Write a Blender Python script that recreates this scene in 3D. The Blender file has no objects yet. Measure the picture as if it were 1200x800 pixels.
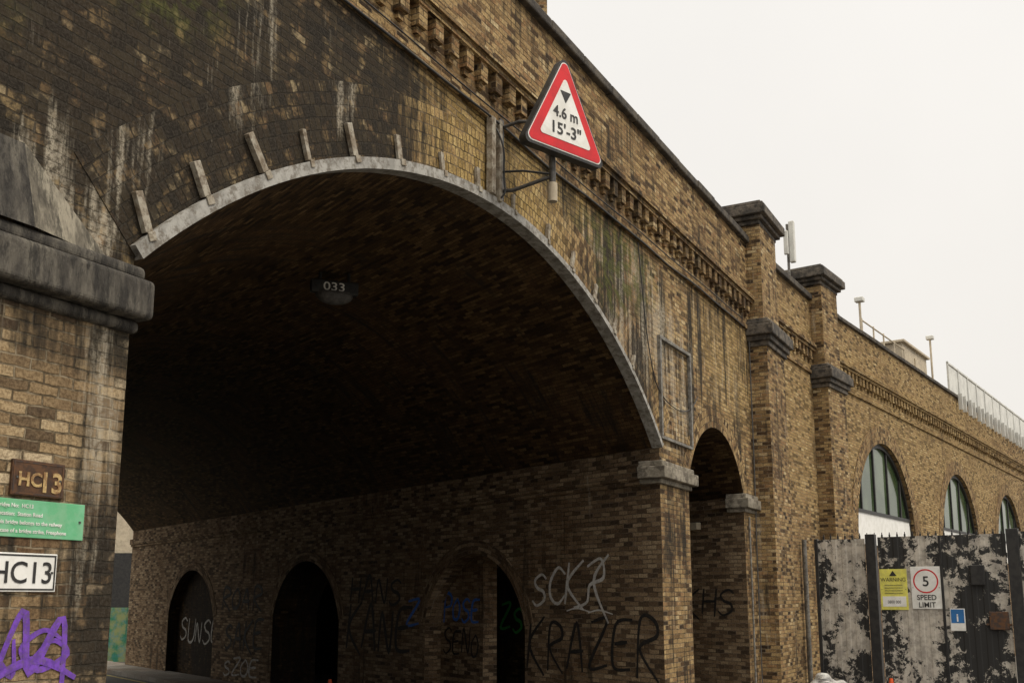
import bpy, bmesh, math, random
from mathutils import Vector, Matrix
random.seed(5)
S=bpy.context.scene
# ------------------------------------------------------------------ frames (metres)
D=5.0
t=Vector((.4763,.8793,0)); n=Vector((-.8793,.4763,0)); dI=Vector((-.604,.797,0)); Zv=Vector((0,0,1))
SR=13.6; LEN=23.7
def FW(a,o,z): return n*(D-o)+t*a+Zv*z
def FQ(s,q,z): return n*D+t*s+dI*q+Zv*z
def mk(p,d,out):
    p=Vector((p[0],p[1],0)); d=Vector((d[0],d[1],0)); out=Vector((out[0],out[1],0))
    return lambda a,o,z: p+d*a+out*o+Zv*z
FB=mk((4.748,19.265),(.524,.852),(.852,-.524))
FC=mk((6.74,22.5),(.582,.813),(.813,-.582))
FF=mk((5.97,20.5),(.8427,-.5385),(-.5385,-.8427))
b=FW(SR,0,0); FI=mk((b.x,b.y),(-.604,.797),(-.797,-.604))
b2=FW(17.8,0,0); FP=mk((b2.x,b2.y),(-.604,.797),(-.797,-.604))
b3=FW(4.27,0,0); FL=mk((b3.x,b3.y),(-.604,.797),(.797,.604))
b4=FQ(0,LEN,0); FK=mk((b4.x,b4.y),(t.x,t.y),(n.x,n.y))
# ------------------------------------------------------------------ node helpers
class NT:
    def __init__(s,mat):
        s.t=mat.node_tree; s.t.nodes.clear()
        s.out=s.t.nodes.new('ShaderNodeOutputMaterial'); s.b=s.t.nodes.new('ShaderNodeBsdfPrincipled')
        s.t.links.new(s.b.outputs[0],s.out.inputs[0])
    def new(s,ty): return s.t.nodes.new(ty)
    def put(s,sock,v):
        if isinstance(v,bpy.types.NodeSocket): s.t.links.new(v,sock)
        elif v is not None:
            if hasattr(sock.default_value,'__len__') and not hasattr(v,'__len__'): v=(v,)*len(sock.default_value)
            if hasattr(v,'__len__') and len(sock.default_value)==4 and len(v)==3: v=tuple(v)+(1,)
            sock.default_value=v
    def m(s,op,a,b=None,clamp=False):
        x=s.new('ShaderNodeMath'); x.operation=op; x.use_clamp=clamp; s.put(x.inputs[0],a)
        if b is not None: s.put(x.inputs[1],b)
        return x.outputs[0]
    def uv(s,name='UVMap'):
        x=s.new('ShaderNodeUVMap'); x.uv_map=name; return x.outputs[0]
    def obj(s): return s.new('ShaderNodeTexCoord').outputs['Object']
    def vm(s,op,a,b):
        x=s.new('ShaderNodeVectorMath'); x.operation=op; s.put(x.inputs[0],a); s.put(x.inputs[1],b); return x.outputs[0]
    def noise(s,vec,scale,detail=4,rough=.6,dist=0):
        x=s.new('ShaderNodeTexNoise'); s.put(x.inputs['Vector'],vec); x.inputs['Scale'].default_value=scale
        x.inputs['Detail'].default_value=detail; x.inputs['Roughness'].default_value=rough; x.inputs['Distortion'].default_value=dist
        return x.outputs['Fac']
    def n2(s,vec,scale,detail=3,rough=.6):
        x=s.new('ShaderNodeTexNoise'); x.noise_dimensions='2D'; s.put(x.inputs['Vector'],vec); x.inputs['Scale'].default_value=scale
        x.inputs['Detail'].default_value=detail; x.inputs['Roughness'].default_value=rough
        return x.outputs['Fac']
    def ncol(s,vec,scale):
        x=s.new('ShaderNodeTexNoise'); x.noise_dimensions='2D'; s.put(x.inputs['Vector'],vec); x.inputs['Scale'].default_value=scale; x.inputs['Detail'].default_value=1; return x.outputs['Color']
    def mr(s,v,a,b_,c=0.,d=1.,smooth=True):
        x=s.new('ShaderNodeMapRange'); x.interpolation_type='SMOOTHSTEP' if smooth else 'LINEAR'
        s.put(x.inputs[0],v)
        for i,k in enumerate((a,b_,c,d)): x.inputs[i+1].default_value=k
        return x.outputs[0]
    def ramp(s,f,stops,interp='LINEAR'):
        x=s.new('ShaderNodeValToRGB'); x.color_ramp.interpolation=interp; e=x.color_ramp.elements
        while len(e)<len(stops): e.new(.5)
        for i,(p,c) in enumerate(stops): e[i].position=p; e[i].color=tuple(c)+(1,)
        s.put(x.inputs[0],f); return x.outputs[0]
    def mix(s,f,a,b_,bl='MIX'):
        x=s.new('ShaderNodeMixRGB'); x.blend_type=bl; s.put(x.inputs[0],f); s.put(x.inputs[1],a); s.put(x.inputs[2],b_); return x.outputs[0]
    def bump(s,h,strength,dist):
        x=s.new('ShaderNodeBump'); x.inputs['Strength'].default_value=strength; x.inputs['Distance'].default_value=dist
        s.put(x.inputs['Height'],h); s.t.links.new(x.outputs[0],s.b.inputs['Normal'])
def newmat(name):
    m=bpy.data.materials.new(name); m.use_nodes=True; return m,NT(m)
def blobsum(N,st,blobs):
    sep=N.new('ShaderNodeSeparateXYZ'); N.put(sep.inputs[0],st); tot=None
    for (cx,cz,rx,rz,k) in blobs:
        dx=N.m('MULTIPLY',N.m('SUBTRACT',sep.outputs[0],cx),1/rx); dz=N.m('MULTIPLY',N.m('SUBTRACT',sep.outputs[1],cz),1/rz)
        r=N.m('ADD',N.m('MULTIPLY',dx,dx),N.m('MULTIPLY',dz,dz))
        v=N.mr(r,0,1.6,k,0.)
        tot=v if tot is None else N.m('ADD',tot,v)
    return tot
YEL=[(0,(.045,.031,.02)),(.16,(.12,.077,.041)),(.3,(.25,.165,.078)),(.5,(.38,.265,.128)),(.68,(.46,.335,.165)),(.82,(.27,.155,.076)),(.92,(.41,.285,.142)),(1,(.58,.46,.27))]
PIE=[(0,(.09,.064,.042)),(.15,(.18,.127,.075)),(.35,(.27,.193,.11)),(.6,(.37,.27,.153)),(.8,(.44,.335,.20)),(1,(.56,.46,.31))]
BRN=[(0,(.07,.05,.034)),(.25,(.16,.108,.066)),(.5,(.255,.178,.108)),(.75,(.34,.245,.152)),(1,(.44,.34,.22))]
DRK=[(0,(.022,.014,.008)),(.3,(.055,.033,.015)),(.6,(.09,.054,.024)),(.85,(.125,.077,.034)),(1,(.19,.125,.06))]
def brick_mat(name,cols,mortar,bw=.19,rh=.065,ms=.007,soot=0.,white=0.,sbl=(),wbl=(),ybl=(),gbl=(),sootcol=(.012,.0105,.0085),bd=.014,rough=.92,smax=.94,strk=.25):
    m,N=newmat(name); uv=N.uv(); st=N.uv('stain')
    wob=N.vm('MULTIPLY',N.vm('SUBTRACT',N.ncol(uv,9.),(.5,.5,.5)),(.02,.016,0))
    vec=N.vm('ADD',uv,wob)
    x=N.new('ShaderNodeTexBrick'); N.put(x.inputs['Vector'],vec); x.offset=.5
    x.inputs['Color1'].default_value=(0,0,0,1); x.inputs['Color2'].default_value=(1,1,1,1); x.inputs['Mortar'].default_value=(.5,.5,.5,1)
    x.inputs['Scale'].default_value=1; x.inputs['Mortar Size'].default_value=ms; x.inputs['Mortar Smooth'].default_value=.4
    x.inputs['Brick Width'].default_value=bw; x.inputs['Row Height'].default_value=rh; x.inputs['Bias'].default_value=0
    big=N.n2(st,.6,4,.65); fine=N.n2(uv,48,3,.75); mid=N.n2(uv,5,4,.7)
    fac=N.m('ADD',x.outputs['Color'],N.m('MULTIPLY',N.m('SUBTRACT',mid,.5),.55),True)
    col=N.ramp(fac,cols)
    col=N.mix(N.mr(big,.45,.7,0,.45),col,(.20,.115,.056))
    if ybl:
        col=N.mix(N.m('MULTIPLY',blobsum(N,st,ybl),N.mr(mid,.3,.6,.4,1)),col,N.mix(x.outputs['Color'],(.36,.25,.09),(.56,.42,.18)))
    col=N.mix(N.mr(fine,.35,.68,.0,.75),col,N.mix(1.,col,(.40,.36,.33),'MULTIPLY'))
    mcol=N.mix(N.mr(mid,.38,.6),mortar,N.mix(1.,mortar,(.28,.26,.24),'MULTIPLY'))
    col=N.mix(N.m('MULTIPLY',x.outputs['Fac'],.9),col,mcol)
    stv=N.vm('MULTIPLY',st,(3.4,.36,1)); st2=N.vm('MULTIPLY',st,(13.,.8,1))
    run=N.n2(stv,1.,5,.68); run2=N.n2(st2,1.,3,.6)
    sm=N.m('ADD',N.m('ADD',N.m('MULTIPLY',big,.38),N.m('MULTIPLY',run,.62-strk)),N.m('MULTIPLY',run2,strk))
    sm=N.m('ADD',sm,N.m('MULTIPLY',N.m('SUBTRACT',mid,.5),.22))
    sm=N.m('ADD',sm,N.m('MULTIPLY',N.m('SUBTRACT',x.outputs['Color'],.5),.04))
    sm=N.m('ADD',sm,soot)
    if sbl: sm=N.m('ADD',sm,blobsum(N,st,sbl))
    smask=N.mr(sm,.49,.64,0,smax)
    keep=N.mix(N.mr(fine,.35,.7),sootcol,tuple(c*3.2 for c in sootcol))
    keep=N.mix(N.mr(mid,.52,.72,0,.8),keep,N.mix(.45,col,(.05,.043,.033),'MIX'))
    col=N.mix(smask,col,keep)
    w=N.m('ADD',N.m('MULTIPLY',N.n2(N.vm('ADD',stv,(17.3,5.1,0)),1.5,5,.75),.5),N.m('MULTIPLY',N.n2(N.vm('ADD',st,(9.7,3.3,0)),1.6,5,.72),.15))
    w=N.m('ADD',w,N.m('MULTIPLY',N.m('SUBTRACT',1.,run2),.35))
    w=N.m('ADD',w,white)
    if wbl: w=N.m('ADD',w,blobsum(N,st,wbl))
    wm=N.m('MULTIPLY',N.mr(w,.58,.74,0,.8),N.mr(N.n2(uv,24,4,.8),.36,.62,.2,1))
    col=N.mix(wm,col,N.mix(big,(.50,.45,.36),(.33,.29,.22)))
    if gbl:
        col=N.mix(N.m('MULTIPLY',blobsum(N,st,gbl),N.mr(mid,.42,.62)),col,(.075,.085,.02))
    N.put(N.b.inputs['Base Color'],col); N.b.inputs['Roughness'].default_value=rough; N.b.inputs['Specular IOR Level'].default_value=.15
    h=N.m('ADD',N.m('MULTIPLY',N.m('SUBTRACT',1.,x.outputs['Fac']),.6),N.m('ADD',N.m('MULTIPLY',fine,.3),N.m('MULTIPLY',x.outputs['Color'],.25)))
    N.bump(h,1.,bd)
    return m
def plain(name,c,c2=None,sc=6,rough=.6,metal=0,bump=.0,spec=.4,dirt=0,dcol=(.03,.025,.02),lo=.4,hi=.6,stretch=(1,1,1)):
    m,N=newmat(name); v=N.vm('MULTIPLY',N.obj(),stretch)
    f=N.noise(v,sc,5,.65)
    col=N.mix(N.mr(f,lo,hi),c,c2 if c2 else tuple(k*.7 for k in c))
    if dirt: col=N.mix(N.mr(N.noise(N.vm('ADD',v,(5,7,3)),sc*1.7,5,.75),.46,.62,0,dirt),col,dcol)
    N.put(N.b.inputs['Base Color'],col); N.b.inputs['Roughness'].default_value=rough; N.b.inputs['Metallic'].default_value=metal
    N.b.inputs['Specular IOR Level'].default_value=spec
    if bump: N.bump(N.noise(v,sc*5,4,.7),.8,bump)
    return m
# ------------------------------------------------------------------ mesh helpers
def empty(name,loc=(0,0,0)):
    e=bpy.data.objects.new(name,None); e.location=loc; S.collection.objects.link(e); return e
class MB:
    def __init__(s): s.v=[];s.f=[];s.uv=[];s.st=[];s.mi=[]
    def face(s,pts,uvs,sts=None,m=0):
        i=len(s.v); s.v+=[tuple(p) for p in pts]; s.f.append(tuple(range(i,i+len(pts)))); s.uv.append(uvs); s.st.append(sts or uvs); s.mi.append(m)
    def box(s,F,a0,a1,o0,o1,z0,z1,m=0):
        def q(c,uvf):
            s.face([F(*k) for k in c],[uvf(*k) for k in c],[(k[0]+k[1]*.7,k[2]) for k in c],m)
        q([(a0,o1,z0),(a1,o1,z0),(a1,o1,z1),(a0,o1,z1)],lambda a,o,z:(a,z))
        q([(a1,o0,z0),(a0,o0,z0),(a0,o0,z1),(a1,o0,z1)],lambda a,o,z:(a,z))
        q([(a0,o0,z0),(a0,o1,z0),(a0,o1,z1),(a0,o0,z1)],lambda a,o,z:(o+a0,z))
        q([(a1,o1,z0),(a1,o0,z0),(a1,o0,z1),(a1,o1,z1)],lambda a,o,z:(o+a1,z))
        q([(a0,o1,z1),(a1,o1,z1),(a1,o0,z1),(a0,o0,z1)],lambda a,o,z:(a,o))
        q([(a0,o0,z0),(a1,o0,z0),(a1,o1,z0),(a0,o1,z0)],lambda a,o,z:(a,o))
    def build(s,name,parent,mats,bevel=0,weld=True,segs=2,smooth=False):
        me=bpy.data.meshes.new(name); me.from_pydata(s.v,[],s.f)
        for nm,dat in (('UVMap',s.uv),('stain',s.st)):
            l=me.uv_layers.new(name=nm); k=0
            for uvs in dat:
                for u in uvs: l.data[k].uv=(u[0],u[1]); k+=1
        for i,p in enumerate(me.polygons): p.material_index=s.mi[i]; p.use_smooth=smooth
        for m in (mats if isinstance(mats,(list,tuple)) else [mats]): me.materials.append(m)
        if weld:
            bm=bmesh.new(); bm.from_mesh(me); bmesh.ops.remove_doubles(bm,verts=bm.verts,dist=.0004); bm.to_mesh(me); bm.free()
        ob=bpy.data.objects.new(name,me); S.collection.objects.link(ob); ob.parent=parent
        if bevel:
            md=ob.modifiers.new('b','BEVEL'); md.width=bevel; md.segments=segs; md.limit_method='ANGLE'; md.angle_limit=.6
        return ob
def opR(op): c,hw,sp,ri=op; return (hw*hw+ri*ri)/(2*ri)
def prof(op,a):
    c,hw,sp,ri=op; R=opR(op); return sp+ri-R+math.sqrt(max(R*R-(a-c)**2,0))
def arcpts(op,k=48):
    c,hw,sp,ri=op; R=opR(op); ph=math.asin(min(1,hw/R))
    if ri>hw: ph=math.pi-ph
    return [(c+R*math.sin(-ph+2*ph*i/k), sp+ri-R+R*math.cos(-ph+2*ph*i/k)) for i in range(k+1)]
def wall(mb,F,a0,a1,z0,z1,ops,o=0,m=0,k=48):
    segs=[]; cur=a0
    for op in sorted(ops):
        if op[0]-op[1]>cur: segs.append((cur,op[0]-op[1],z0,z0))
        pts=arcpts(op,k)
        for i in range(k): segs.append((pts[i][0],pts[i+1][0],pts[i][1],pts[i+1][1]))
        cur=op[0]+op[1]
    if cur<a1: segs.append((cur,a1,z0,z0))
    for (x0,x1,l0,l1) in segs:
        q=[(x0,l0),(x1,l1),(x1,z1),(x0,z1)]
        mb.face([F(a,o,z) for a,z in q],q,None,m)
def reveal(mb,F,op,o0,o1,z0=0,m=0,k=24):
    pts=[(op[0]-op[1],z0)]+arcpts(op,k)+[(op[0]+op[1],z0)]; L=0
    for i in range(len(pts)-1):
        p,q=pts[i],pts[i+1]; d=math.hypot(q[0]-p[0],q[1]-p[1])
        u=[(o0,L),(o0,L+d),(o1,L+d),(o1,L)]
        mb.face([F(p[0],o0,p[1]),F(q[0],o0,q[1]),F(q[0],o1,q[1]),F(p[0],o1,p[1])],u,u,m); L+=d
def ring(mb,F,op,r0,r1,o0,o1,m=0,k=64,f0=0.,f1=1.):
    c,hw,sp,ri=op; R=opR(op); ph=math.asin(min(1,hw/R)); zc=sp+ri-R
    def P(th,r): return (c+r*math.sin(th), zc+r*math.cos(th))
    for i in range(k):
        a=-ph+2*ph*(f0+(f1-f0)*i/k); b_=-ph+2*ph*(f0+(f1-f0)*(i+1)/k)
        A,B,C,E=P(a,R+r0),P(b_,R+r0),P(b_,R+r1),P(a,R+r1)
        mb.face([F(x,o1,z) for x,z in (A,B,C,E)],[(a*R,r0),(b_*R,r0),(b_*R,r1),(a*R,r1)],[A,B,C,E],m)
        mb.face([F(E[0],o1,E[1]),F(C[0],o1,C[1]),F(C[0],o0,C[1]),F(E[0],o0,E[1])],[(a*R,o1),(b_*R,o1),(b_*R,o0),(a*R,o0)],[E,C,C,E],m)
        mb.face([F(B[0],o1,B[1]),F(A[0],o1,A[1]),F(A[0],o0,A[1]),F(B[0],o0,B[1])],[(b_*R,o1),(a*R,o1),(a*R,o0),(b_*R,o0)],[B,A,A,B],m)
    for th in (-ph,ph):
        A=P(th,R+r0);E=P(th,R+r1)
        mb.face([F(A[0],o0,A[1]),F(A[0],o1,A[1]),F(E[0],o1,E[1]),F(E[0],o0,E[1])],[(o0,r0),(o1,r0),(o1,r1),(o0,r1)],[A,A,E,E],m)
def tube(name,pts,r,mat,parent,smooth=False):
    cu=bpy.data.curves.new(name,'CURVE'); cu.dimensions='3D'; cu.bevel_depth=r; cu.bevel_resolution=3; cu.use_fill_caps=True
    sp=cu.splines.new('NURBS' if smooth else 'POLY'); sp.points.add(len(pts)-1)
    for i,p in enumerate(pts): sp.points[i].co=(p[0],p[1],p[2],1)
    if smooth: sp.use_endpoint_u=True; sp.order_u=3
    cu.materials.append(mat); ob=bpy.data.objects.new(name,cu); S.collection.objects.link(ob); ob.parent=parent; return ob
def text(name,body,F,a,z,o,size,mat,parent,sx=1,bold=0,align='LEFT'):
    cu=bpy.data.curves.new(name,'FONT'); cu.body=body; cu.size=size; cu.offset=bold; cu.extrude=.0008; cu.align_x=align; cu.resolution_u=4
    tmp=bpy.data.objects.new('tmp',cu); S.collection.objects.link(tmp)
    bpy.context.view_layer.update()
    me=bpy.data.meshes.new_from_object(tmp.evaluated_get(bpy.context.evaluated_depsgraph_get()))
    bpy.data.objects.remove(tmp)
    X=(F(1,0,0)-F(0,0,0)).normalized(); O=(F(0,1,0)-F(0,0,0)).normalized(); p=F(a,o,z)
    M=Matrix(((X.x*sx,0,O.x,p.x),(X.y*sx,0,O.y,p.y),(0,1,0,p.z),(0,0,0,1)))
    me.transform(M); me.materials.clear(); me.materials.append(mat)
    ob=bpy.data.objects.new(name,me); S.collection.objects.link(ob); ob.parent=parent; return ob
LET={'S':[[(.9,.85),(.55,1),(.1,.8),(.3,.55),(.75,.42),(.85,.15),(.35,-.05),(0,.12)]],
'C':[[(.95,.8),(.5,1),(.08,.6),(.15,.15),(.6,-.05),(1,.2)]],'K':[[(.15,1.05),(.05,-.1)],[(.95,1.1),(.12,.45),(1.1,-.25)]],
'R':[[(.1,-.05),(.12,1),(.7,1),(.85,.72),(.15,.48),(1,-.1)]],'A':[[(0,0),(.45,1.05),(.9,-.05)],[(.1,.38),(.9,.42)]],
'Z':[[(.05,.95),(.9,1),(.05,0),(1,.05)]],'E':[[(.95,1),(.15,.9),(.1,.05),(.95,0)],[(.12,.5),(.75,.55)]],
'P':[[(.1,-.2),(.15,1),(.8,.95),(.8,.55),(.12,.45)]],'O':[[(.5,1),(.05,.6),(.2,.05),(.75,.05),(.95,.55),(.6,1),(.4,.95)]],
'H':[[(.1,1),(.1,0)],[(.85,1),(.85,-.1)],[(.1,.5),(.9,.5)]],'N':[[(.05,0),(.15,1),(.8,0),(.9,1.05)]],'M':[[(0,-.1),(.2,1),(.5,.3),(.8,1.05),(1,-.1)]],
'U':[[(.05,1),(.1,.1),(.5,-.05),(.85,.2),(.9,1)]],'_':[[(-.3,.0),(1.2,.12),(3.4,.02)]],'-':[[(-.1,.1),(.5,.25),(1.3,.05)]],
'1':[[(-.1,-.1),(.35,1.1),(.55,.35),(1.0,1.0),(1.1,-.2)],[(-.2,.2),(.6,.5),(1.3,.25)]],
'8':[[(.2,.2),(.9,.9),(1.3,.5),(.5,.1),(.1,.7),(.7,1.2),(1.2,.9)]],
'?':[[(.2,1.0),(.9,1.2),(1.1,.7),(.4,.5),(.3,.05),(-.4,-.1)],[(1.3,1.3),(.6,.6),(1.5,-.5)]]}
def graffiti(name,word,F,a0,z0,w,h,th,mat,parent,dirn=1,slant=.15,o=.008,gap=1.18,jit=.08):
    mb=MB(); cnt=0
    for i,ch in enumerate(word):
        dy=random.uniform(-jit,jit)*h; sc=random.uniform(.9,1.15)
        for st_ in LET[ch]:
            pts=[Vector(((x+slant*y)*w*sc,y*h*sc,0)) for x,y in st_]
            sm=[]
            for k in range(len(pts)-1):
                p0=pts[max(k-1,0)];p1=pts[k];p2=pts[k+1];p3=pts[min(k+2,len(pts)-1)]
                for j in range(6):
                    u=j/6; sm.append(.5*((2*p1)+(p2-p0)*u+(2*p0-5*p1+4*p2-p3)*u*u+(3*p1-p0-3*p2+p3)*u**3))
            sm.append(pts[-1]); L=[];Rr=[]
            for k,p in enumerate(sm):
                d=(sm[min(k+1,len(sm)-1)]-sm[max(k-1,0)]); d=d.normalized() if d.length>0 else Vector((1,0,0))
                nn=Vector((-d.y,d.x,0)); ww=th*(.55+.45*math.sin(math.pi*min(max(k/(len(sm)-1),.1),.95)))*.5*random.uniform(.9,1.1)
                L.append(p+nn*ww);Rr.append(p-nn*ww)
            cnt+=1; oo=o+cnt*.0006
            for k in range(len(sm)-1):
                q=[L[k],L[k+1],Rr[k+1],Rr[k]]
                cc=[(a0+dirn*(i*w*gap+c.x), z0+dy+c.y) for c in q]
                mb.face([F(a,oo,z) for a,z in cc],cc)
    return mb.build(name,parent,mat,weld=False)
# ------------------------------------------------------------------ materials
M_wall=brick_mat('stock_brick_wall',YEL,(.21,.165,.11),soot=.01,white=.0,strk=.30,
  sbl=[(4.3,5.4,1.4,1.4,.20),(6.0,6.5,2.0,.9,.20),(2.9,6.7,2.4,1.0,.14),(3.3,4.6,.4,.5,.16),(11.5,6.3,.7,.8,.12),(12.25,6.4,.14,.9,.15),(13.1,6.2,.13,1.1,.18),(13.9,6.3,.16,.9,.15),(15.1,5.8,.14,1.3,.18),(15.6,6.2,.12,.9,.16),(17.0,6.3,.14,.9,.14),(17.6,5.2,.25,1.1,.13),(15.0,4.6,.2,.8,.12)],
  wbl=[(3.9,4.6,.6,.5,.17),(3.1,5.3,.8,.6,.07),(5.3,6.4,.3,.6,.10),(4.6,6.3,.2,.7,.08),(12.6,6.2,1.5,1.0,.13),(14.2,5.4,1.2,1.3,.15),(16.5,6.2,1.8,.9,.07),(10.9,6.6,.8,.5,.09)],
  ybl=[(9.3,6.9,2.0,.7,.8),(17.2,6.6,2.2,1.5,.5),(11.5,6.9,1.5,.4,.4)],gbl=[(4.2,6.5,.8,.6,.8),(12.3,6.6,1.4,.6,.7),(2.6,5.6,.8,.5,.4)])
M_pier=brick_mat('pier_brick',PIE,(.25,.205,.14),soot=-.025,white=.0,
  sbl=[(4.15,2.9,.2,1.8,.12),(3.2,3.7,1.6,.25,.14)],wbl=[(4.1,3.1,.2,1.1,.12)])
M_ring=brick_mat('arch_ring_brick',YEL,(.17,.13,.085),bw=.07,rh=.10,soot=-.01,white=-.02,strk=.3,
  sbl=[(4.3,5.3,1.6,1.3,.24),(5.9,6.2,1.8,1.0,.24),(11.6,6.0,.6,.8,.16),(13.0,5.4,.5,.9,.14)],wbl=[(4.1,5.0,.3,.6,.14),(5.2,5.8,.25,.5,.15),(6.3,6.3,.22,.4,.17),(7.3,6.4,.12,.4,.12),(12.6,5.6,1.2,.9,.15)],ybl=[(8.9,6.5,1.7,.6,.9)],gbl=[(6.0,6.7,.8,.2,.8),(12.0,6.2,.6,.4,.7)])
M_right=brick_mat('viaduct_brick',YEL,(.27,.215,.14),soot=-.06,white=-.02,ybl=[(10,6.5,14,3,.35)])
M_pil=brick_mat('pilaster_brick',YEL,(.24,.19,.13),soot=.0,white=.03,strk=.3)
M_par=brick_mat('parapet_brick',YEL,(.21,.16,.10),soot=.0,white=-.06)
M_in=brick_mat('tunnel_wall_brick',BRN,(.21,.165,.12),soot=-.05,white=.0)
M_pas=brick_mat('passage_shade_brick',DRK,(.05,.04,.03),soot=.10,white=-.1)  # passage shade put into the brick colour, raised soot bias included
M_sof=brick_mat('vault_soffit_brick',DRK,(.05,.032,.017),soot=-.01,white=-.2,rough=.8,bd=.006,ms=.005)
M_cap=plain('dark_stone_cap',(.05,.044,.038),(.13,.11,.088),4,.85,bump=.012,dirt=.8,dcol=(.02,.018,.016))
M_imp=plain('impost_stone',(.045,.04,.034),(.12,.108,.088),3.,.85,bump=.03,dirt=.9,dcol=(.018,.016,.014),stretch=(2.5,2.5,.6))
M_cem=plain('cement_render',(.30,.27,.21),(.13,.115,.09),4.,.9,bump=.02,dirt=.85,dcol=(.05,.045,.035),stretch=(2.5,2.5,.6))
M_impR=plain('impost_stone_pale',(.17,.15,.115),(.28,.25,.20),4,.85,bump=.015,dirt=.75,dcol=(.05,.04,.03))
M_cop=plain('coping_dark',(.035,.03,.026),(.085,.073,.058),5,.9,bump=.012)
M_trim=plain('grey_painted_steel',(.36,.35,.325),(.24,.232,.212),7,.55,bump=.004,dirt=.75,dcol=(.10,.08,.055))
M_strap=plain('worn_strap',(.36,.33,.27),(.22,.18,.13),9,.7,bump=.004,dirt=.7,dcol=(.09,.06,.035))
M_rust=plain('rusty_steel',(.11,.05,.02),(.05,.035,.03),14,.7,bump=.003)
M_blk=plain('black_paint',(.016,.016,.017),(.03,.029,.028),10,.5)
M_dkst=plain('dark_steel',(.06,.058,.055),(.1,.095,.09),12,.5,metal=.3)
M_gst=plain('galvanised_pipe',(.24,.23,.21),(.14,.13,.115),10,.6,metal=.2,dirt=.5)
M_wht=plain('white_paint',(.78,.78,.76),(.68,.68,.65),5,.45)
M_bag=plain('white_bag',(.5,.5,.48),(.35,.34,.33),5,.5)
M_whts=plain('white_sign_face',(.80,.80,.78),(.70,.70,.67),3,.35,dirt=.2,dcol=(.4,.37,.3))
M_red=plain('sign_red',(.62,.010,.016),(.50,.008,.014),4,.35,dirt=.15,dcol=(.3,.02,.02))
M_grn=plain('sign_green',(.12,.42,.21),(.17,.47,.27),5,.4,dirt=.3,dcol=(.3,.42,.3))
M_brnp=plain('brown_plate',(.05,.025,.012),(.10,.045,.018),16,.6,dirt=.5,dcol=(.02,.012,.01))
M_ltr=plain('worn_cream_letter',(.5,.36,.16),(.22,.12,.05),24,.6)
M_yel=plain('sign_yellow',(.74,.70,.14),(.62,.58,.12),6,.45,dirt=.3,dcol=(.4,.38,.2))
M_line=plain('road_line_paint',(.45,.36,.08),(.3,.25,.08),6,.7,dirt=.5)
M_blu=plain('sign_blue',(.03,.16,.42),(.03,.14,.36),5,.4)
M_purp=plain('purple_spray',(.17,.06,.46),(.11,.04,.30),20,.7,dirt=.5,dcol=(.12,.08,.10))
M_gw=plain('white_spray',(.72,.70,.67),(.55,.53,.50),14,.8,dirt=.4,dcol=(.25,.22,.18))
M_gwd=plain('white_spray_faded',(.50,.48,.45),(.32,.30,.27),14,.8,dirt=.5,dcol=(.12,.1,.08))
M_gk=plain('black_spray',(.010,.009,.009),(.022,.019,.016),25,.8)
M_gb=plain('blue_spray',(.04,.16,.60),(.03,.11,.40),25,.8)
M_gg=plain('green_spray',(.06,.45,.08),(.04,.30,.06),25,.8)
m_,N_=newmat('window_glass'); v_=N_.obj()
N_.put(N_.b.inputs['Base Color'],N_.mix(N_.mr(N_.noise(v_,.8,3),.4,.6),(.035,.06,.025),(.08,.115,.06))); N_.b.inputs['Roughness'].default_value=.1; N_.b.inputs['IOR'].default_value=1.5
M_glass=m_
M_beige=plain('beige_panel',(.5,.43,.32),(.42,.36,.27),3,.7,dirt=.2)
M_orange=plain('cone_orange',(.7,.1,.02),(.6,.08,.02),4,.5)
M_plat=plain('pale_platform_panel',(.62,.62,.58),(.5,.5,.47),2,.4)
# ------------------------------------------------------------------ viaduct
V=empty('railway_viaduct')
A1=(8.935,4.665,4.30,1.92); A2=(16.32,1.48,3.95,1.0)
mb=MB()
wall(mb,FW,-14,4.27,3.85,7.12,[])
wall(mb,FW,4.27,19.2,0,7.12,[A1,A2])
mb.build('spandrel_wall',V,M_wall)
mb=MB(); wall(mb,FW,-14,4.27,0,3.85,[]); mb.build('left_pier_face',V,M_pier)
mb=MB(); wall(mb,FW,-14,19.2,7.12,8.86,[])
wall(mb,FK,-14,24,0,8.86,[A1,A2]); mb.build('parapet_wall',V,M_par)
mb=MB(); ring(mb,FW,A1,0,.70,0,.005); ring(mb,FW,A2,0,.30,0,.008,k=32); mb.build('arch_rings',V,M_ring)
mb=MB(); ring(mb,FW,A1,-.008,.07,.009,.06,k=50,f1=.6); ring(mb,FW,A1,-.008,.045,.009,.055,k=30,f0=.6); ring(mb,FW,A1,-.028,-.008,-.10,.06,k=80); mb.build('arch_edge_trim',V,M_trim)
mb=MB(); c,hw,sp,ri=A1; R=opR(A1); zc=sp+ri-R
for s_,ln,tl in [(4.38,.28,.35),(4.85,.26,.15),(5.4,.31,-.10),(5.88,.26,.12),(6.45,.29,.0),(7.1,.24,.05),(7.8,.2,0),(8.45,.22,0),(9.2,.2,0),(10.0,.22,0),(10.65,.26,.05),(11.3,.24,0),(11.9,.22,0),(12.5,.2,-.1)]:
    th=math.asin((s_-c)/R); base=Vector((c+(R+.06)*math.sin(th),zc+(R+.06)*math.cos(th))); th2=th+tl
    ax=Vector((math.sin(th2),math.cos(th2))); pp=Vector((math.cos(th2),-math.sin(th2)))
    F2=(lambda base,ax,pp:(lambda a,o,z:FW((base+pp*a+ax*z).x,o,(base+pp*a+ax*z).y)))(base,ax,pp)
    w=random.uniform(.022,.036)
    mb.box(F2,-w,w,.062,.072,-.04,.02); mb.box(F2,-w,w,.012,.04+random.uniform(0,.02),.02,ln)
mb.build('trim_straps',V,M_strap,bevel=.004)
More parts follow.
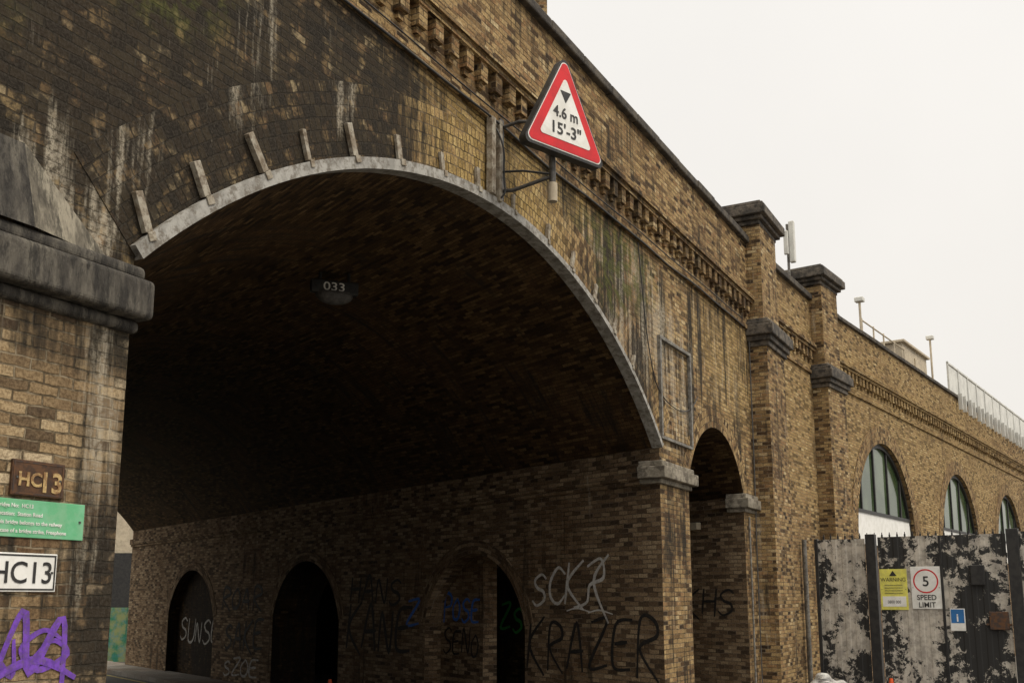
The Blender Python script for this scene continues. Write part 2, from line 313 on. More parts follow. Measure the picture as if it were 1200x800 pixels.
def vault(mb,op,q0,q1,k=40,nq=8):
    pts=arcpts(op,k); L=0
    for i in range(k):
        p,q=pts[i],pts[i+1]; d=math.hypot(q[0]-p[0],q[1]-p[1])
        for j in range(nq):
            a=q0+(q1-q0)*j/nq; b_=q0+(q1-q0)*(j+1)/nq
            u=[(a,L),(a,L+d),(b_,L+d),(b_,L)]
            mb.face([FQ(p[0],a,p[1]),FQ(q[0],a,q[1]),FQ(q[0],b_,q[1]),FQ(p[0],b_,p[1])],u,u)
        L+=d
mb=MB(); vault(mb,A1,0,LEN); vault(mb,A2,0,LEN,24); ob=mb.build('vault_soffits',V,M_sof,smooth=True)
TO=[(4.6,1.5,1.75,1.2),(11.1,1.65,1.75,1.25),(18.2,1.75,1.7,1.25)]
TH=1.175*(14.84-SR)/1.29; SH=.4131*(14.84-SR)
mb=MB(); wall(mb,FI,0,LEN,0,4.3,TO,k=24); reveal(mb,FI,TO[0],0,-.5)
mb.box(FI,4.75,6.09,-.65,-.35,0,2.93)
wall(mb,FL,0,LEN,0,4.3,[])
mb.build('tunnel_walls',V,M_in)
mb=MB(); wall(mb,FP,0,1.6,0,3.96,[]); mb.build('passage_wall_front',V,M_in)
mb=MB(); wall(mb,FP,1.6,LEN,0,3.96,[]); wall(mb,FI,SH,LEN+SH,0,3.96,TO,o=-TH,k=24)  # deep stretch and passage side take the shade-darkened brick
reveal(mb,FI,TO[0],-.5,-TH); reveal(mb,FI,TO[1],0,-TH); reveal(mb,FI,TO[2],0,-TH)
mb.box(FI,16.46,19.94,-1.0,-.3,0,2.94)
wall(mb,lambda a,o,z:FQ(a,22.5+o,z),14.8,17.85,0,5,[]); mb.build('passage_wall_and_light_stop',V,M_pas)  # end wall added to keep far daylight out of the passage
mb=MB()
for op in TO: ring(mb,FI,op,0,.23,0,.015,k=24)
mb.build('side_arch_rings',V,M_in)
mb=MB(); q=[FQ(-14,0.3,8.2),FQ(23,.3,8.2),FQ(23,LEN,8.2),FQ(-14,LEN,8.2)]; mb.face(q,[(0,0),(30,0),(30,20),(0,20)]); mb.build('track_deck',V,M_cop)
# imposts
mb=MB()
for (z0,z1,o,e) in ((3.80,3.88,.05,.04),(3.88,4.13,.14,.07),(4.13,4.22,.08,.04)):
    mb.box(FW,-14,4.27+e,-.3,o,z0,z1)
    mb.box(FL,.3,LEN,-.1,e,z0+.002,z1-.002)
mb.build('left_impost',V,M_imp,bevel=.035,segs=4)
mb=MB()
P=[(-14,.10,4.22),(3.50,.10,4.22),(4.08,.0,4.22),(3.46,.0,4.72),(-14,0,4.72)]
W_=[FW(*p) for p in P]
mb.face([W_[0],W_[1],W_[3],W_[4]],[(p[0],p[2]) for p in (P[0],P[1],P[3],P[4])]); mb.build('weathering_slope',V,M_imp)
mb=MB(); mb.face([W_[1],W_[2],W_[3]],[(p[0],p[2]) for p in (P[1],P[2],P[3])]); mb.build('weathering_hip',V,M_cem)
mb=MB()
for (z0,z1,o) in ((3.78,3.85,.04),(3.85,4.02,.12),(4.02,4.1,.07)):
    mb.box(FW,SR-o,14.84+o,-.3,o,z0,z1)
    mb.box(FW,17.8-o,18.53,-.3,o-.002,z0-.1,z1-.1)
mb.build('right_impost',V,M_impR,bevel=.012)
mb=MB(); mb.box(FI,.3,LEN,-.1,.09,3.86,4.03); mb.box(FI,.3,LEN,-.1,.05,3.79,3.86); mb.box(FP,.3,LEN,-.1,.09,3.76,3.92); mb.build('tunnel_string_course',V,M_in)
def cornice(F,a0,a1,par,nm,mat=M_par):
    mb=MB(); sp=.29; k=int((a1-a0)/sp)
    for i in range(k):
        a=a0+.08+i*sp+random.uniform(-.008,.008); e=random.uniform(-.008,.008)
        mb.box(F,a,a+.14,-.02,.09+e,7.44+random.uniform(-.01,.01),7.64)
        if random.random()>.08: mb.box(F,a+.03,a+.11,-.02,.045+e,7.37,7.44)
    mb.box(F,a0,a1,-.05,.11,7.64,7.705); mb.box(F,a0,a1,-.05,.15,7.705,7.77); mb.box(F,a0,a1,-.05,.11,7.77,7.835); mb.box(F,a0,a1,-.05,.05,7.835,7.90)
    mb.box(F,a0,a1,-.05,.045,7.12,7.19)
    mb.build(nm,par,mat)
cornice(FW,-14,18.58,V,'dentil_cornice'); cornice(FB,.5,3.8,V,'dentil_cornice_b'); cornice(FC,1.15,60,V,'dentil_cornice_c',M_right)
mb=MB()
x=-14
while x<18.5:
    L=random.uniform(.85,.95); e=min(x+L,18.6); j=random.uniform(-.008,.008)
    mb.box(FW,x+.004,e-.004,-.42,.09+j,8.86,8.99+j); x+=L
mb.box(FB,.3,3.85,-.4,.09,8.86,8.99)
mb.build('parapet_coping',V,M_cop,bevel=.02)
mb=MB(); x=1.1
while x<60:
    j=random.uniform(-.006,.006); mb.box(FC,x+.004,x+.896,-.4,.07+j,8.86,8.96+j); x+=.9
mb.build('viaduct_coping',V,M_cop,bevel=.015)
mb=MB(); wall(mb,FW,-14,19.2,8.1,8.86,[],o=-.38); wall(mb,FC,0,60,8.1,8.86,[],o=-.38); wall(mb,FB,0,3.8,8.1,8.86,[],o=-.38); mb.build('parapet_back',V,M_par)
mb=MB(); wall(mb,FB,0,3.9,0,8.86,[]); mb.build('link_wall',V,M_right)
def pilaster(F,a,w,dep,nm):
    mb=MB(); mb.box(F,a,a+w,-.2,dep,0,6.86); mb.box(F,a+.06,a+w-.06,-.45,dep-.06,7.3,9.27)
    mb.box(F,a-.05,a+w+.05,-.2,dep+.05,0,.7)
    mb.build(nm+'_shaft',V,M_pil,bevel=.006)
    mb=MB()
    for z0,z1,e in ((6.80,6.9,.05),(6.9,7.0,.10),(7.0,7.2,.16),(7.2,7.27,.12),(7.27,7.34,.04)): mb.box(F,a-e,a+w+e,-.1,dep+e,z0,z1)
    for z0,z1,e in ((9.2,9.28,.0),(9.28,9.36,.07),(9.36,9.54,.15),(9.54,9.60,.11),(9.6,9.65,.05)): mb.box(F,a-e,a+w+e,-.5-e,dep+e-.05,z0,z1)
    mb.build(nm+'_caps',V,M_cap,bevel=.018)
pilaster(FW,18.53,1.3,.35,'pilaster_a'); pilaster(FC,0,1.2,.35,'pilaster_b')
CO=[(5.3+8.4*i,2.62,3.58,2.6) for i in range(7)]
mb=MB(); wall(mb,FC,0,60,0,8.86,CO,k=32)
for op in CO: reveal(mb,FC,op,0,-.2)
mb.build('viaduct_wall',V,M_right)
mb=MB()
for op in CO: ring(mb,FC,op,0,.46,0,.02,k=40)
mb.build('viaduct_arch_rings',V,brick_mat('window_arch_brick',YEL,(.2,.16,.11),bw=.07,rh=.1,soot=-.05,white=-.1))
mb=MB(); gl=MB(); fr=MB(); wp=MB()
for op in CO:
    c0,h0=op[0],op[1]
    wall(mb,FC,c0-h0,c0+h0,0,3.5,[],o=-.12)
    wp.box(FC,c0-h0,c0+h0,-.16,-.10,3.5,4.3)
    pts=arcpts(op,32)
    for i in range(32):
        (x0,z0),(x1,z1)=pts[i],pts[i+1]
        if max(z0,z1)<4.3: continue
        q=[(x0,4.3),(x1,4.3),(x1,max(z1,4.3)),(x0,max(z0,4.3))]; gl.face([FC(a,-.16,z) for a,z in q],q)
    for a in (-1.75,-.6,.6,1.75): fr.box(FC,c0+a-.035,c0+a+.035,-.16,-.11,4.3,prof(op,c0+a)-.01)
    fr.box(FC,c0-h0,c0+h0,-.15,-.07,4.27,4.35)
    ring(fr,FC,op,-.11,-.002,-.16,-.09,k=40)
mb.build('arch_infill_brick',V,M_in); gl.build('arch_window_glass',V,M_glass); fr.build('arch_window_frames',V,M_blk); wp.build('arch_white_fascia',V,M_wht)
mb=MB(); q=[FC(0,-.3,8.2),FC(60,-.3,8.2),FC(60,-12,8.2),FC(0,-12,8.2)]; mb.face(q,[(0,0),(60,0),(60,12),(0,12)])
q=[FC(0,-12,0),FC(60,-12,0),FC(60,-12,8.2),FC(0,-12,8.2)]; mb.face(q,[(0,0),(60,0),(60,8),(0,8)]); mb.build('viaduct_deck',V,M_cop)
# wall fittings
mb=MB()
mb.box(FW,13.62,14.98,0.0,.05,5.88,5.93); mb.box(FW,13.62,14.98,0,.05,4.42,4.46); mb.box(FW,13.62,13.67,0,.052,4.46,5.88); mb.box(FW,14.93,14.98,0,.052,4.46,5.88)
mb.build('spandrel_frame',V,M_gst,bevel=.004)
mb=MB(); mb.box(FW,8.62,8.70,.03,.10,6.28,7.12); mb.box(FW,8.80,8.86,.03,.09,6.25,7.15)
mb.build('bracket_post',V,M_strap,bevel=.004)
tube('wall_cable',[FW(a,.07+.01*math.sin(a*3),7.10+.015*math.sin(a*1.7)) for a in [x*.5 for x in range(-10,37)]],.013,M_blk,V)
tube('wall_cable_b',[FW(a,.06,7.235+.01*math.sin(a*2.1)) for a in [x*.5 for x in range(-10,37)]],.008,M_blk,V)
tube('pilaster_cable',[FW(18.45,.04,z) for z in (7.0,6,5,4.4)]+[FW(18.40,.04,3)]+[FW(18.40,.04,0)],.012,M_dkst,V)
tube('downpipe',[FB(2.2,.09,z) for z in (0,1.5,3.36)],.05,M_gst,V)
tube('pier_conduit',[FW(17.95,.05,z) for z in (0,1.5,3.6)],.016,M_gst,V)
tube('spandrel_cable',[FW(12.9,.02,7.1),FW(13.0,.03,6.4),FW(13.2,.03,5.6),FW(13.55,.03,5.0),FW(14.9,.03,4.9),FW(15.3,.03,5.3)],.008,M_blk,V,True)
mb=MB(); mb.box(FP,1.0,2.2,.02,.14,3.42,3.55); mb.build('passage_light_box',V,M_beige,bevel=.01)
# soffit number sign 033
pc=FQ(8.5,3.1,0); Fs=mk((pc.x,pc.y),(.93,.36),(.36,-.93))
E=empty('tunnel_number_sign')
mb=MB(); mb.box(Fs,-.3,.3,-.05,.05,5.92,6.09); mb.box(Fs,-.2,-.16,-.02,.02,6.09,6.22); mb.box(Fs,.16,.2,-.02,.02,6.09,6.22); mb.build('box',E,M_blk,bevel=.03,segs=3)
bm=bmesh.new(); bmesh.ops.create_uvsphere(bm,u_segments=24,v_segments=12,radius=1)
for v in bm.verts:
    p=Fs(v.co.x*.24,v.co.y*.09,5.915+min(v.co.z,.25)*.13); v.co=p
me=bpy.data.meshes.new('lamp_bowl'); bm.to_mesh(me); bm.free(); me.materials.append(M_dkst); ob=bpy.data.objects.new('lamp_bowl',me); S.collection.objects.link(ob); ob.parent=E
text('digits','033',Fs,-.15,5.955,.052,.15,M_whts,E,1.25,.001)
# graffiti
graffiti('graffiti_purple','1',FW,3.52,1.68,.42,.46,.045,M_purp,V,slant=.05,gap=.9)
graffiti('graffiti_purple_b','N8',FW,3.46,1.80,.25,.2,.035,M_purp,V,slant=-.1,gap=.9,o=.006)  # second set of purple spray strokes
graffiti('graffiti_white','SCK?',FI,2.9,2.12,.38,.50,.055,M_gw,V,dirn=-1,gap=1.05)
graffiti('graffiti_white_tail','--',FI,2.0,1.95,.42,.3,.025,M_gw,V,dirn=-1,o=.02)
graffiti('graffiti_black','KRAZER',FI,3.05,1.15,.42,.68,.06,M_gk,V,dirn=-1)
graffiti('graffiti_black_b','KANE',FI,9.1,1.2,.55,.75,.09,M_gk,V,dirn=-1)
graffiti('graffiti_black_c','HANS',FI,9.0,2.1,.45,.45,.07,M_gk,V,dirn=-1)
FI45=lambda a,o,z: FI(a,o-.35,z)
graffiti('graffiti_blue','POSE',FI45,6.0,1.80,.25,.38,.055,M_gb,V,dirn=-1)
graffiti('graffiti_black_f','SENO',FI45,6.0,1.2,.25,.4,.045,M_gk,V,dirn=-1)
graffiti('graffiti_blue_b','Z',FI,6.75,1.7,.4,.4,.06,M_gb,V,dirn=-1)
FI70=lambda a,o,z: FI(a,o-.3,z)
graffiti('graffiti_white_b','SUNSE',FI70,19.7,1.0,.50,.55,.07,M_gwd,V,dirn=-1)
graffiti('graffiti_black_d','ROAR',FI,15.9,1.9,.55,.5,.09,M_gk,V,dirn=-1)
graffiti('graffiti_black_g','SAKE',FI,15.6,1.0,.5,.6,.09,M_gk,V,dirn=-1)
graffiti('graffiti_green','ZSAZS',FP,7.2,1.5,.4,.55,.08,M_gg,V,dirn=-1)
graffiti('graffiti_white_d','SZOE',FI,15.6,.3,.45,.35,.06,M_gwd,V,dirn=-1)
graffiti('graffiti_passage','KHS',FP,1.5,1.9,.35,.4,.05,M_gk,V,dirn=-1)
# ------------------------------------------------------------------ plates on left pier
def plate(name,F,a0,a1,z0,z1,mat,o=.012,bord=None,bw=.012):
    E=empty(name); mb=MB(); mb.box(F,a0,a1,0,o,z0,z1); mb.build('panel',E,mat,bevel=.003)
    if bord:
        mb=MB(); g=.008
        mb.box(F,a0+g,a1-g,o,o+.002,z0+g,z0+g+bw); mb.box(F,a0+g,a1-g,o,o+.002,z1-g-bw,z1-g)
        mb.box(F,a0+g,a0+g+bw,o,o+.0024,z0+g+bw,z1-g-bw); mb.box(F,a1-g-bw,a1-g,o,o+.0024,z0+g+bw,z1-g-bw)
        mb.build('border',E,bord,weld=False)
    mb=MB()
    for a in (a0+.03,a1-.03):
        for z in ((z0+z1)/2,): mb.box(F,a-.006,a+.006,o,o+.006,z-.006,z+.006)
    mb.build('bolts',E,M_dkst); return E
E=plate('bridge_number_plate',FW,3.54,3.87,2.745,2.94,M_brnp,.02,M_rust,.008)
text('lettering','HC',FW,3.575,2.80,.024,.105,M_ltr,E,1.0,.003); text('lettering_number','13',FW,3.705,2.775,.024,.155,M_ltr,E,1.0,.004)
E=plate('bridge_information_sign',FW,3.38,4.03,2.52,2.725,M_grn,.01)
for i,s_ in enumerate(['Bridge No:  HC13','Location:  Station Road','This bridge belongs to the railway','In case of a bridge strike, Freephone']):
    text('line_%d'%i,s_,FW,3.47,2.68-i*.045,.013,.03,M_whts,E,1.0,.0004)
E=plate('bridge_number_plate',FW,3.41,3.87,2.23,2.437,M_whts,.012,M_blk,.009)
text('lettering','HC13',FW,3.465,2.277,.015,.165,M_blk,E,.95,.001)
# ------------------------------------------------------------------ height limit sign
E=empty('height_limit_sign')
h=Vector((.76,.65,0)).normalized(); mo=Vector((h.y,-h.x,0)); cp=Vector((.55,9.93,0))
FS=mk((cp.x,cp.y),(h.x,h.y),(mo.x,mo.y))
def tri(W,H,zb,rad,inv=False,k=6):
    P=[(-W/2,zb),(W/2,zb),(0,zb+H)] if not inv else [(0,zb),(W/2,zb+H),(-W/2,zb+H)]
    out=[]
    for i in range(3):
        p=Vector(P[i]);a=(Vector(P[i-1])-p).normalized();b_=(Vector(P[(i+1)%3])-p).normalized()
        half=a.angle(b_)/2; dl=rad/math.tan(half); bis=(a+b_).normalized(); cc=p+bis*(rad/math.sin(half))
        s0=(p+a*dl)-cc; s1=(p+b_*dl)-cc; a0=math.atan2(s0.y,s0.x); a1=math.atan2(s1.y,s1.x)
        dd=(a1-a0+math.pi)%(2*math.pi)-math.pi
        for j in range(k+1): out.append((cc.x+rad*math.cos(a0+dd*j/k),cc.y+rad*math.sin(a0+dd*j/k)))
    return out
def slab(name,pts,o0,o1,mat):
    mb=MB(); mb.face([FS(a,o1,z) for a,z in pts],pts); mb.face([FS(a,o0,z) for a,z in reversed(pts)],list(reversed(pts)))
    for i in range(len(pts)):
        p,q=pts[i],pts[(i+1)%len(pts)]; mb.face([FS(p[0],o0,p[1]),FS(q[0],o0,q[1]),FS(q[0],o1,q[1]),FS(p[0],o1,p[1])],[p,q,q,p])
    mb.build(name,E,mat)
zb=6.72
slab('backing_box',tri(1.17,1.13,zb-.035,.06),-.10,.0,M_blk)
slab('white_edge',tri(1.10,1.06,zb-.005,.055),0,.004,M_whts)
slab('red_border',tri(1.07,1.03,zb+.007,.05),.004,.008,M_red)
slab('white_panel',tri(.74,.72,zb+.11,.03),.008,.012,M_whts)
slab('arrow',tri(.15,.13,zb+.53,.004,True),.012,.015,M_blk)
text('metric','4.6 m',FS,0,zb+.355,.016,.165,M_blk,E,.95,.003,'CENTER')
text('imperial','15\'-3"',FS,0,zb+.165,.016,.18,M_blk,E,1.05,.003,'CENTER')
pp=Vector((.42,10.03,0))
tube('pole',[pp+Zv*6.3,pp+Zv*7.3],.035,M_dkst,E)
tube('sensor_head',[pp+Zv*6.22,pp+Zv*6.42],.05,M_beige,E)
tube('upper_arm',[FW(8.9,0,7.1),FW(8.92,.25,7.14),FW(8.95,.5,7.1),pp+Zv*7.05],.018,M_dkst,E)
tube('lower_arm',[FW(8.9,0,6.4),FW(8.9,.2,6.38),pp+Zv*6.5],.02,M_dkst,E)
tube('stay',[FW(8.9,0,6.62),FW(8.92,.3,6.58),pp+Zv*6.52],.012,M_blk,E)
tube('feed_cable',[FW(8.75,.02,7.12),FW(8.8,.15,6.9),FW(8.86,.1,6.5),FW(8.84,.15,6.3),FW(8.8,.02,6.25)],.01,M_blk,E,True)
mb=MB(); mb.box(FW,8.86,8.94,.02,.06,6.3,7.2); mb.build('wall_plate',E,M_dkst)
# ------------------------------------------------------------------ fence / gates
def peel(name,c1,c2,lo,hi,sc):
    m,N=newmat(name); v=N.obj(); f=N.noise(v,sc,9,.78,.3); g=N.noise(N.vm('MULTIPLY',v,(1,1,.5)),1.0,3,.5)
    k=N.mr(N.m('ADD',N.m('MULTIPLY',f,.62),N.m('MULTIPLY',g,.38)),lo,hi)
    c2v=N.mix(N.mr(N.noise(v,6,5,.7),.4,.62),c2,tuple(x*.6 for x in c2))
    col=N.mix(k,c1,c2v)
    N.put(N.b.inputs['Base Color'],col); N.b.inputs['Roughness'].default_value=.6; N.bump(k,.6,.004); return m
M_peel=peel('peeling_paint',(.014,.014,.014),(.50,.46,.40),.507,.517,4.2)
E=empty('metal_yard_fence')
HT=3.34
def corr(mb,a0,a1,z0,z1,amp=.006,pitch=.19):
    x=a0
    while x<a1-.001:
        prof_=[(0,0),(.08,0),(.10,amp),(.17,amp),(pitch,0)]
        for i in range(4):
            p,q=prof_[i],prof_[i+1]; xa=min(x+p[0],a1); xb=min(x+q[0],a1)
            if xb<=xa: continue
            u=[(xa,z0),(xb,z0),(xb,z1),(xa,z1)]
            mb.face([FF(xa,p[1],z0),FF(xb,q[1],z0),FF(xb,q[1],z1),FF(xa,p[1],z1)],u)
        x+=pitch
mb=MB(); corr(mb,.10,1.02,0.05,HT-.02); mb.build('sheet_a',E,M_peel)
mb=MB(); corr(mb,1.26,2.36,0.05,HT); corr(mb,2.4,3.5,.05,HT); corr(mb,3.72,6.8,.05,HT+.03); mb.build('gate_sheets',E,M_peel)
mb=MB(); mb.box(FF,1.04,1.22,-.1,.06,0,HT+.06); mb.box(FF,3.52,3.72,-.1,.08,0,HT+.08); mb.box(FF,.05,.11,-.08,.04,0,HT); mb.box(FF,2.355,2.40,-.05,.03,.05,HT)
mb.box(FF,1.26,3.5,-.09,-.04,.4,.5); mb.box(FF,1.26,3.5,-.09,-.04,2.9,3.0)
mb.build('posts',E,M_blk,bevel=.006)
mb=MB(); x=.2
while x<6.8:
    mb.box(FF,x,x+.03,-.07,-.05,3.0,HT+.05); mb.box(FF,x+.008,x+.022,-.068,-.052,HT+.05,HT+.09); x+=.14
mb.build('palisade_tips',E,M_blk)
mb=MB(); mb.box(FF,2.88,3.12,.022,.09,2.42,2.78); mb.build('lock_box',E,M_blk,bevel=.01)
mb=MB(); mb.box(FF,3.14,3.46,.022,.07,1.63,1.95); mb.box(FF,3.08,3.5,.022,.05,1.7,1.74); mb.build('latch_plate',E,M_rust,bevel=.01)
FG=lambda a,o,z: FF(a,o+.014,z)
E=plate('warning_notice',FG,1.265,1.76,1.97,2.73,M_yel,.01)
mb=MB(); mb.box(FG,1.30,1.725,.01,.013,2.03,2.22); mb.build('white_box',E,M_whts)
text('heading','WARNING',FG,1.51,2.50,.013,.10,M_blk,E,.95,.0,'CENTER')
slab_pts=[(1.51,2.70),(1.44,2.60),(1.58,2.60)]
mb=MB(); mb.face([FG(a,.013,z) for a,z in slab_pts],slab_pts); mb.build('hazard_triangle',E,M_blk)
for i in range(4): text('small_%d'%i,'these premises are protected',FG,1.51,2.42-.05*i,.013,.034,M_dkst,E,.8,0,'CENTER')
text('small_9','0800 000',FG,1.51,2.09,.015,.08,M_dkst,E,.8,.0,'CENTER')
E=plate('speed_limit_sign',FG,1.83,2.355,1.99,2.77,M_whts,.01)
cx,cz=2.092,2.50
def disc(r0,r1,o,mat,nm):
    mb=MB(); k=40
    for i in range(k):
        a=2*math.pi*i/k; b_=2*math.pi*(i+1)/k
        q=[(cx+r0*math.cos(a),cz+r0*math.sin(a)),(cx+r1*math.cos(a),cz+r1*math.sin(a)),(cx+r1*math.cos(b_),cz+r1*math.sin(b_)),(cx+r0*math.cos(b_),cz+r0*math.sin(b_))]
        mb.face([FG(x,o,z) for x,z in q],q)
    mb.build(nm,E,mat)
disc(.198,.222,.013,M_red,'red_ring')
text('digit','5',FG,cx,cz-.09,.013,.26,M_blk,E,1,.003,'CENTER'); text('words','SPEED\nLIMIT',FG,cx,2.155,.013,.135,M_blk,E,.95,.002,'CENTER')
E=plate('blue_notice',FG,2.475,2.73,1.6,2.0,M_whts,.01)
mb=MB(); mb.box(FG,2.49,2.715,.01,.013,1.74,1.985); mb.build('blue_field',E,M_blu)
text('tick','i',FG,2.60,1.77,.016,.2,M_whts,E,1,.004,'CENTER')
# ------------------------------------------------------------------ things on / behind the viaduct
E=empty('platform_railing')
mb=MB(); a=14.0
while a<58:
    mb.box(FC,a,a+.06,-.16,-.10,8.6,10.1); mb.box(FC,a+.1,a+1.36,-.14,-.12,9.12,9.98)
    mb.box(FC,a+.3,a+.38,.075,.2,8.45,9.0); mb.box(FC,a+.9,a+.98,.075,.2,8.45,9.0); a+=1.46
mb.box(FC,14,58,-.16,-.10,10.02,10.08); mb.build('panels',E,M_plat)
E=empty('platform_cabin'); mb=MB(); mb.box(FC,10.6,13.6,-2.6,-.7,8.2,10.15); mb.box(FC,10.5,13.7,-2.7,-.6,10.15,10.23); mb.box(FC,12.0,12.7,-.7,-.66,9.2,9.9)
mb.build('cabin',E,M_beige,bevel=.01)
E=empty('maintenance_railing')
for z in (9.4,9.85): tube('rail',[FC(6.1,-.6,z),FC(10.4,-.6,z)],.022,M_beige,E)
for a in (6.1,7.2,8.2,9.3,10.4): tube('post',[FC(a,-.6,8.2),FC(a,-.6,9.9)],.025,M_beige,E)
for a,zt in ((6.0,10.35),(13.9,10.9)):
    E=empty('platform_lamp'); tube('pole',[FC(a,-.6,8.2),FC(a,-.6,zt)],.035,M_beige,E)
    mb=MB(); mb.box(FC,a-.1,a+.12,-.72,-.48,zt,zt+.13); mb.build('head',E,M_plat,bevel=.02)
E=empty('antenna'); tube('mast',[FB(2.75,-.1,8.9),FB(2.75,-.1,10.35)],.03,M_gst,E)
mb=MB(); mb.box(FB,2.69,2.81,-.06,.06,9.45,10.4); mb.box(FB,2.55,2.62,-.14,-.04,9.6,10.15); mb.build('panel_antenna',E,M_plat,bevel=.02)
E=empty('brick_lift_tower'); FT=mk((-2.4,16.0),(1,0),(0,-1))
mb=MB(); mb.box(FT,-1,3.0,-3,0,8.2,15.5); mb.build('shaft',E,M_right); mb=MB(); mb.box(FT,-1.1,3.1,-3.1,.1,15.5,15.7); mb.build('cap',E,M_cop)
# ------------------------------------------------------------------ ground
def asph(name,c,c2,sc):
    m,N=newmat(name); v=N.obj(); col=N.mix(N.noise(v,.5,5),c,c2); col=N.mix(N.mr(N.noise(v,60,3),.4,.6,0,.5),col,tuple(k*.5 for k in c))
    N.put(N.b.inputs['Base Color'],col); N.b.inputs['Roughness'].default_value=.85; N.bump(N.noise(v,80,4),.5,.004); return m
M_road=asph('asphalt',(.05,.048,.045),(.072,.069,.064),1); M_gnd=asph('ground_tarmac',(.11,.10,.09),(.15,.14,.12),1)
M_pav=brick_mat('paving_slabs',[(0,(.24,.23,.205)),(1,(.33,.31,.28))],(.1,.09,.08),bw=.6,rh=.6,soot=-.1,white=-.2,bd=.004)
mb=MB(); mb.face([(-600,-600,0),(600,-600,0),(600,600,0),(-600,600,0)],[(0,0),(1,0),(1,1),(0,1)]); mb.build('ground',None,M_gnd)
mb=MB(); q=[FQ(5.5,-40,.004),FQ(12.4,-40,.004),FQ(12.4,90,.004),FQ(5.5,90,.004)]; mb.face(q,[(0,0),(1,0),(1,1),(0,1)]); mb.build('road',None,M_road)
mb=MB()
for s_ in (5.75,12.15):
    mb.face([FQ(s_-.05,-40,.008),FQ(s_+.05,-40,.008),FQ(s_+.05,90,.008),FQ(s_-.05,90,.008)],[(0,0),(1,0),(1,1),(0,1)])
mb.build('road_edge_lines',None,M_line)
def pav(name,s0,s1,q0,q1):
    mb=MB(); mb.box(FQ,s0,s1,q0,q1,0,.12); return mb.build(name,None,M_pav,bevel=.01)
pav('pavement',4.2,5.5,-40,60); pav('pavement',12.4,13.75,-40,60)
E=empty('painted_hoarding'); FH=mk((-22,36.5),(1,0),(0,-1))
mb=MB()
for i in range(8): mb.box(FH,i*1.22,i*1.22+1.2,-.05,0,0,1.85)
mb.build('boards',E,plain('hoarding_green',(.05,.30,.18),(.4,.45,.2),2.5,.6,dirt=.5,dcol=(.12,.35,.45)))
E=empty('office_building'); FO=mk((-45,52),(1,0),(0,-1))
mb=MB(); mb.box(FO,0,33,-12,0,0,14); mb.build('walls',E,M_beige); mb=MB()
for z0,z1 in ((.3,4.4),(7.5,9.5),(10.8,12.8)):
    for i in range(11): mb.box(FO,.3+i*2.9,3.1+i*2.9,0,.06,z0,z1)
mb.build('windows',E,M_blk)
def cone(x,y):
    E=empty('traffic_cone'); bm=bmesh.new()
    bmesh.ops.create_cone(bm,cap_ends=True,segments=24,radius1=.15,radius2=.03,depth=.68,matrix=Matrix.Translation((x,y,.38)))
    me=bpy.data.meshes.new('body'); bm.to_mesh(me); bm.free(); me.materials.append(M_orange); ob=bpy.data.objects.new('body',me); S.collection.objects.link(ob); ob.parent=E
    F=mk((x,y),(1,0),(0,1)); mb=MB(); mb.box(F,-.2,.2,-.2,.2,0.005,.04); mb.build('base',E,M_blk,bevel=.01)
    bm=bmesh.new(); bmesh.ops.create_cone(bm,cap_ends=False,segments=24,radius1=.107,radius2=.078,depth=.16,matrix=Matrix.Translation((x,y,.43)))
    me=bpy.data.meshes.new('band'); bm.to_mesh(me); bm.free(); me.materials.append(M_wht); ob=bpy.data.objects.new('band',me); S.collection.objects.link(ob); ob.parent=E
cone(7.05,19.6); cone(-3.35,19.4)
E=empty('rubbish_pile')
for i,(x,y,z,r,mt) in enumerate([(5.5,18.8,.3,.34,M_blk),(5.9,18.9,.28,.3,M_blk),(5.62,19.0,.66,.22,M_bag),(5.3,18.5,.22,.26,M_blk),(6.2,18.7,.2,.25,M_blu),(5.85,18.95,.60,.17,M_bag)]):
    bm=bmesh.new(); bmesh.ops.create_icosphere(bm,subdivisions=4,radius=r)
    for v in bm.verts: 
        f=1+.2*math.sin(v.co.x*19+i)*math.cos(v.co.z*17+2*i)+.08*math.sin(v.co.y*60+v.co.z*45)
        v.co*=f; v.co.z*=.85
    me=bpy.data.meshes.new('bag_%d'%i); bm.to_mesh(me); bm.free(); me.materials.append(mt); ob=bpy.data.objects.new('bag_%d'%i,me); ob.location=(x,y,z); S.collection.objects.link(ob); ob.parent=E
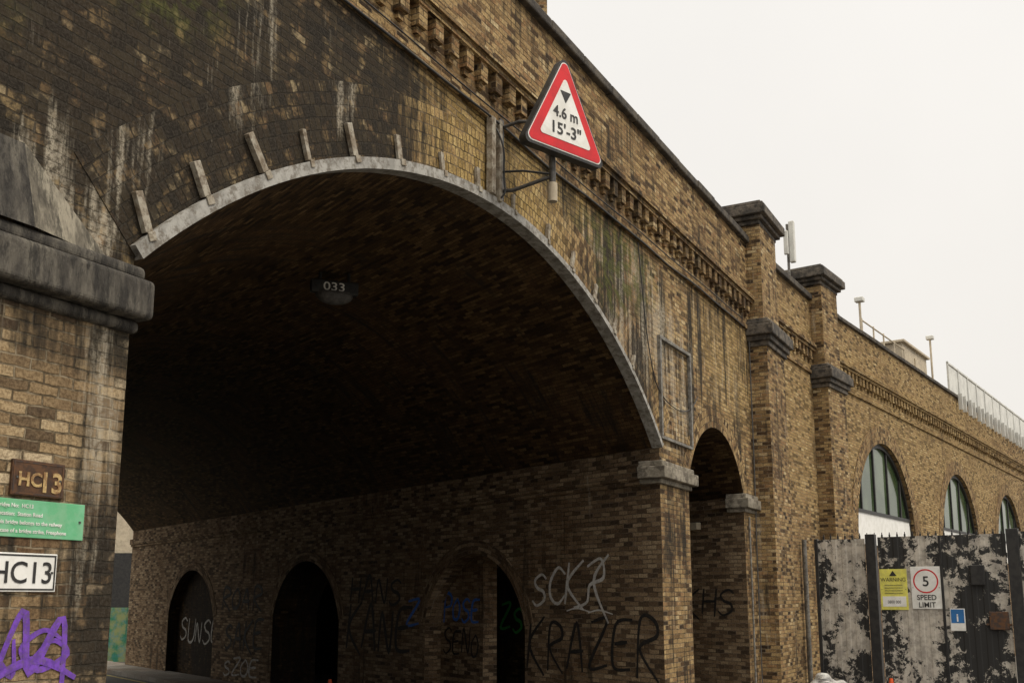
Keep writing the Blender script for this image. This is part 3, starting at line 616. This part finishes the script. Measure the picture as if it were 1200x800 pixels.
# ------------------------------------------------------------------ camera, light, sky
cam=bpy.data.cameras.new('camera'); co=bpy.data.objects.new('camera',cam); S.collection.objects.link(co)
co.location=(0,0,2.2); co.rotation_euler=(math.radians(100),0,0); cam.lens=36; cam.sensor_width=36; cam.shift_y=.0733; cam.clip_end=3000
S.camera=co
W=bpy.data.worlds.new('World'); S.world=W; W.use_nodes=True; nt=W.node_tree; nt.nodes.clear()
out=nt.nodes.new('ShaderNodeOutputWorld'); bg=nt.nodes.new('ShaderNodeBackground'); nt.links.new(bg.outputs[0],out.inputs[0])
sky=nt.nodes.new('ShaderNodeTexSky'); sky.sky_type='NISHITA'; sky.sun_disc=False; sky.sun_elevation=math.radians(50); sky.sun_rotation=math.radians(125); sky.dust_density=5
tc=nt.nodes.new('ShaderNodeTexCoord'); sep=nt.nodes.new('ShaderNodeSeparateXYZ'); nt.links.new(tc.outputs['Generated'],sep.inputs[0])
rp=nt.nodes.new('ShaderNodeValToRGB'); e=rp.color_ramp.elements; e[0].position=0; e[0].color=(9.2,8.8,8.2,1); e[1].position=1; e[1].color=(40,37,32,1)
x=e.new(.55); x.color=(9.6,9.3,8.85,1)
nt.links.new(sep.outputs[2],rp.inputs[0])
ns=nt.nodes.new('ShaderNodeTexNoise'); ns.inputs['Scale'].default_value=2.; ns.inputs['Detail'].default_value=5; nt.links.new(tc.outputs['Generated'],ns.inputs['Vector'])
mr=nt.nodes.new('ShaderNodeMapRange'); nt.links.new(ns.outputs[0],mr.inputs[0]); mr.inputs[1].default_value=.3; mr.inputs[2].default_value=.7; mr.inputs[3].default_value=.94; mr.inputs[4].default_value=1.03
mu=nt.nodes.new('ShaderNodeMixRGB'); mu.blend_type='MULTIPLY'; mu.inputs[0].default_value=1; nt.links.new(rp.outputs[0],mu.inputs[1]); nt.links.new(mr.outputs[0],mu.inputs[2])
mx=nt.nodes.new('ShaderNodeMixRGB'); mx.inputs[0].default_value=.96; nt.links.new(sky.outputs[0],mx.inputs[1]); nt.links.new(mu.outputs[0],mx.inputs[2])
nt.links.new(mx.outputs[0],bg.inputs[0]); bg.inputs[1].default_value=.1
sun=bpy.data.lights.new('sun','SUN'); sun.energy=1.5; sun.angle=math.radians(15); sun.color=(1,.91,.77)
so=bpy.data.objects.new('sun',sun); S.collection.objects.link(so)
dv=Vector((math.sin(math.radians(125))*math.cos(math.radians(50)),math.cos(math.radians(125))*math.cos(math.radians(50)),math.sin(math.radians(50))))
so.rotation_euler=dv.to_track_quat('Z','Y').to_euler()
S.view_settings.view_transform='Standard'; S.view_settings.look='None'; S.view_settings.exposure=0; S.view_settings.gamma=1
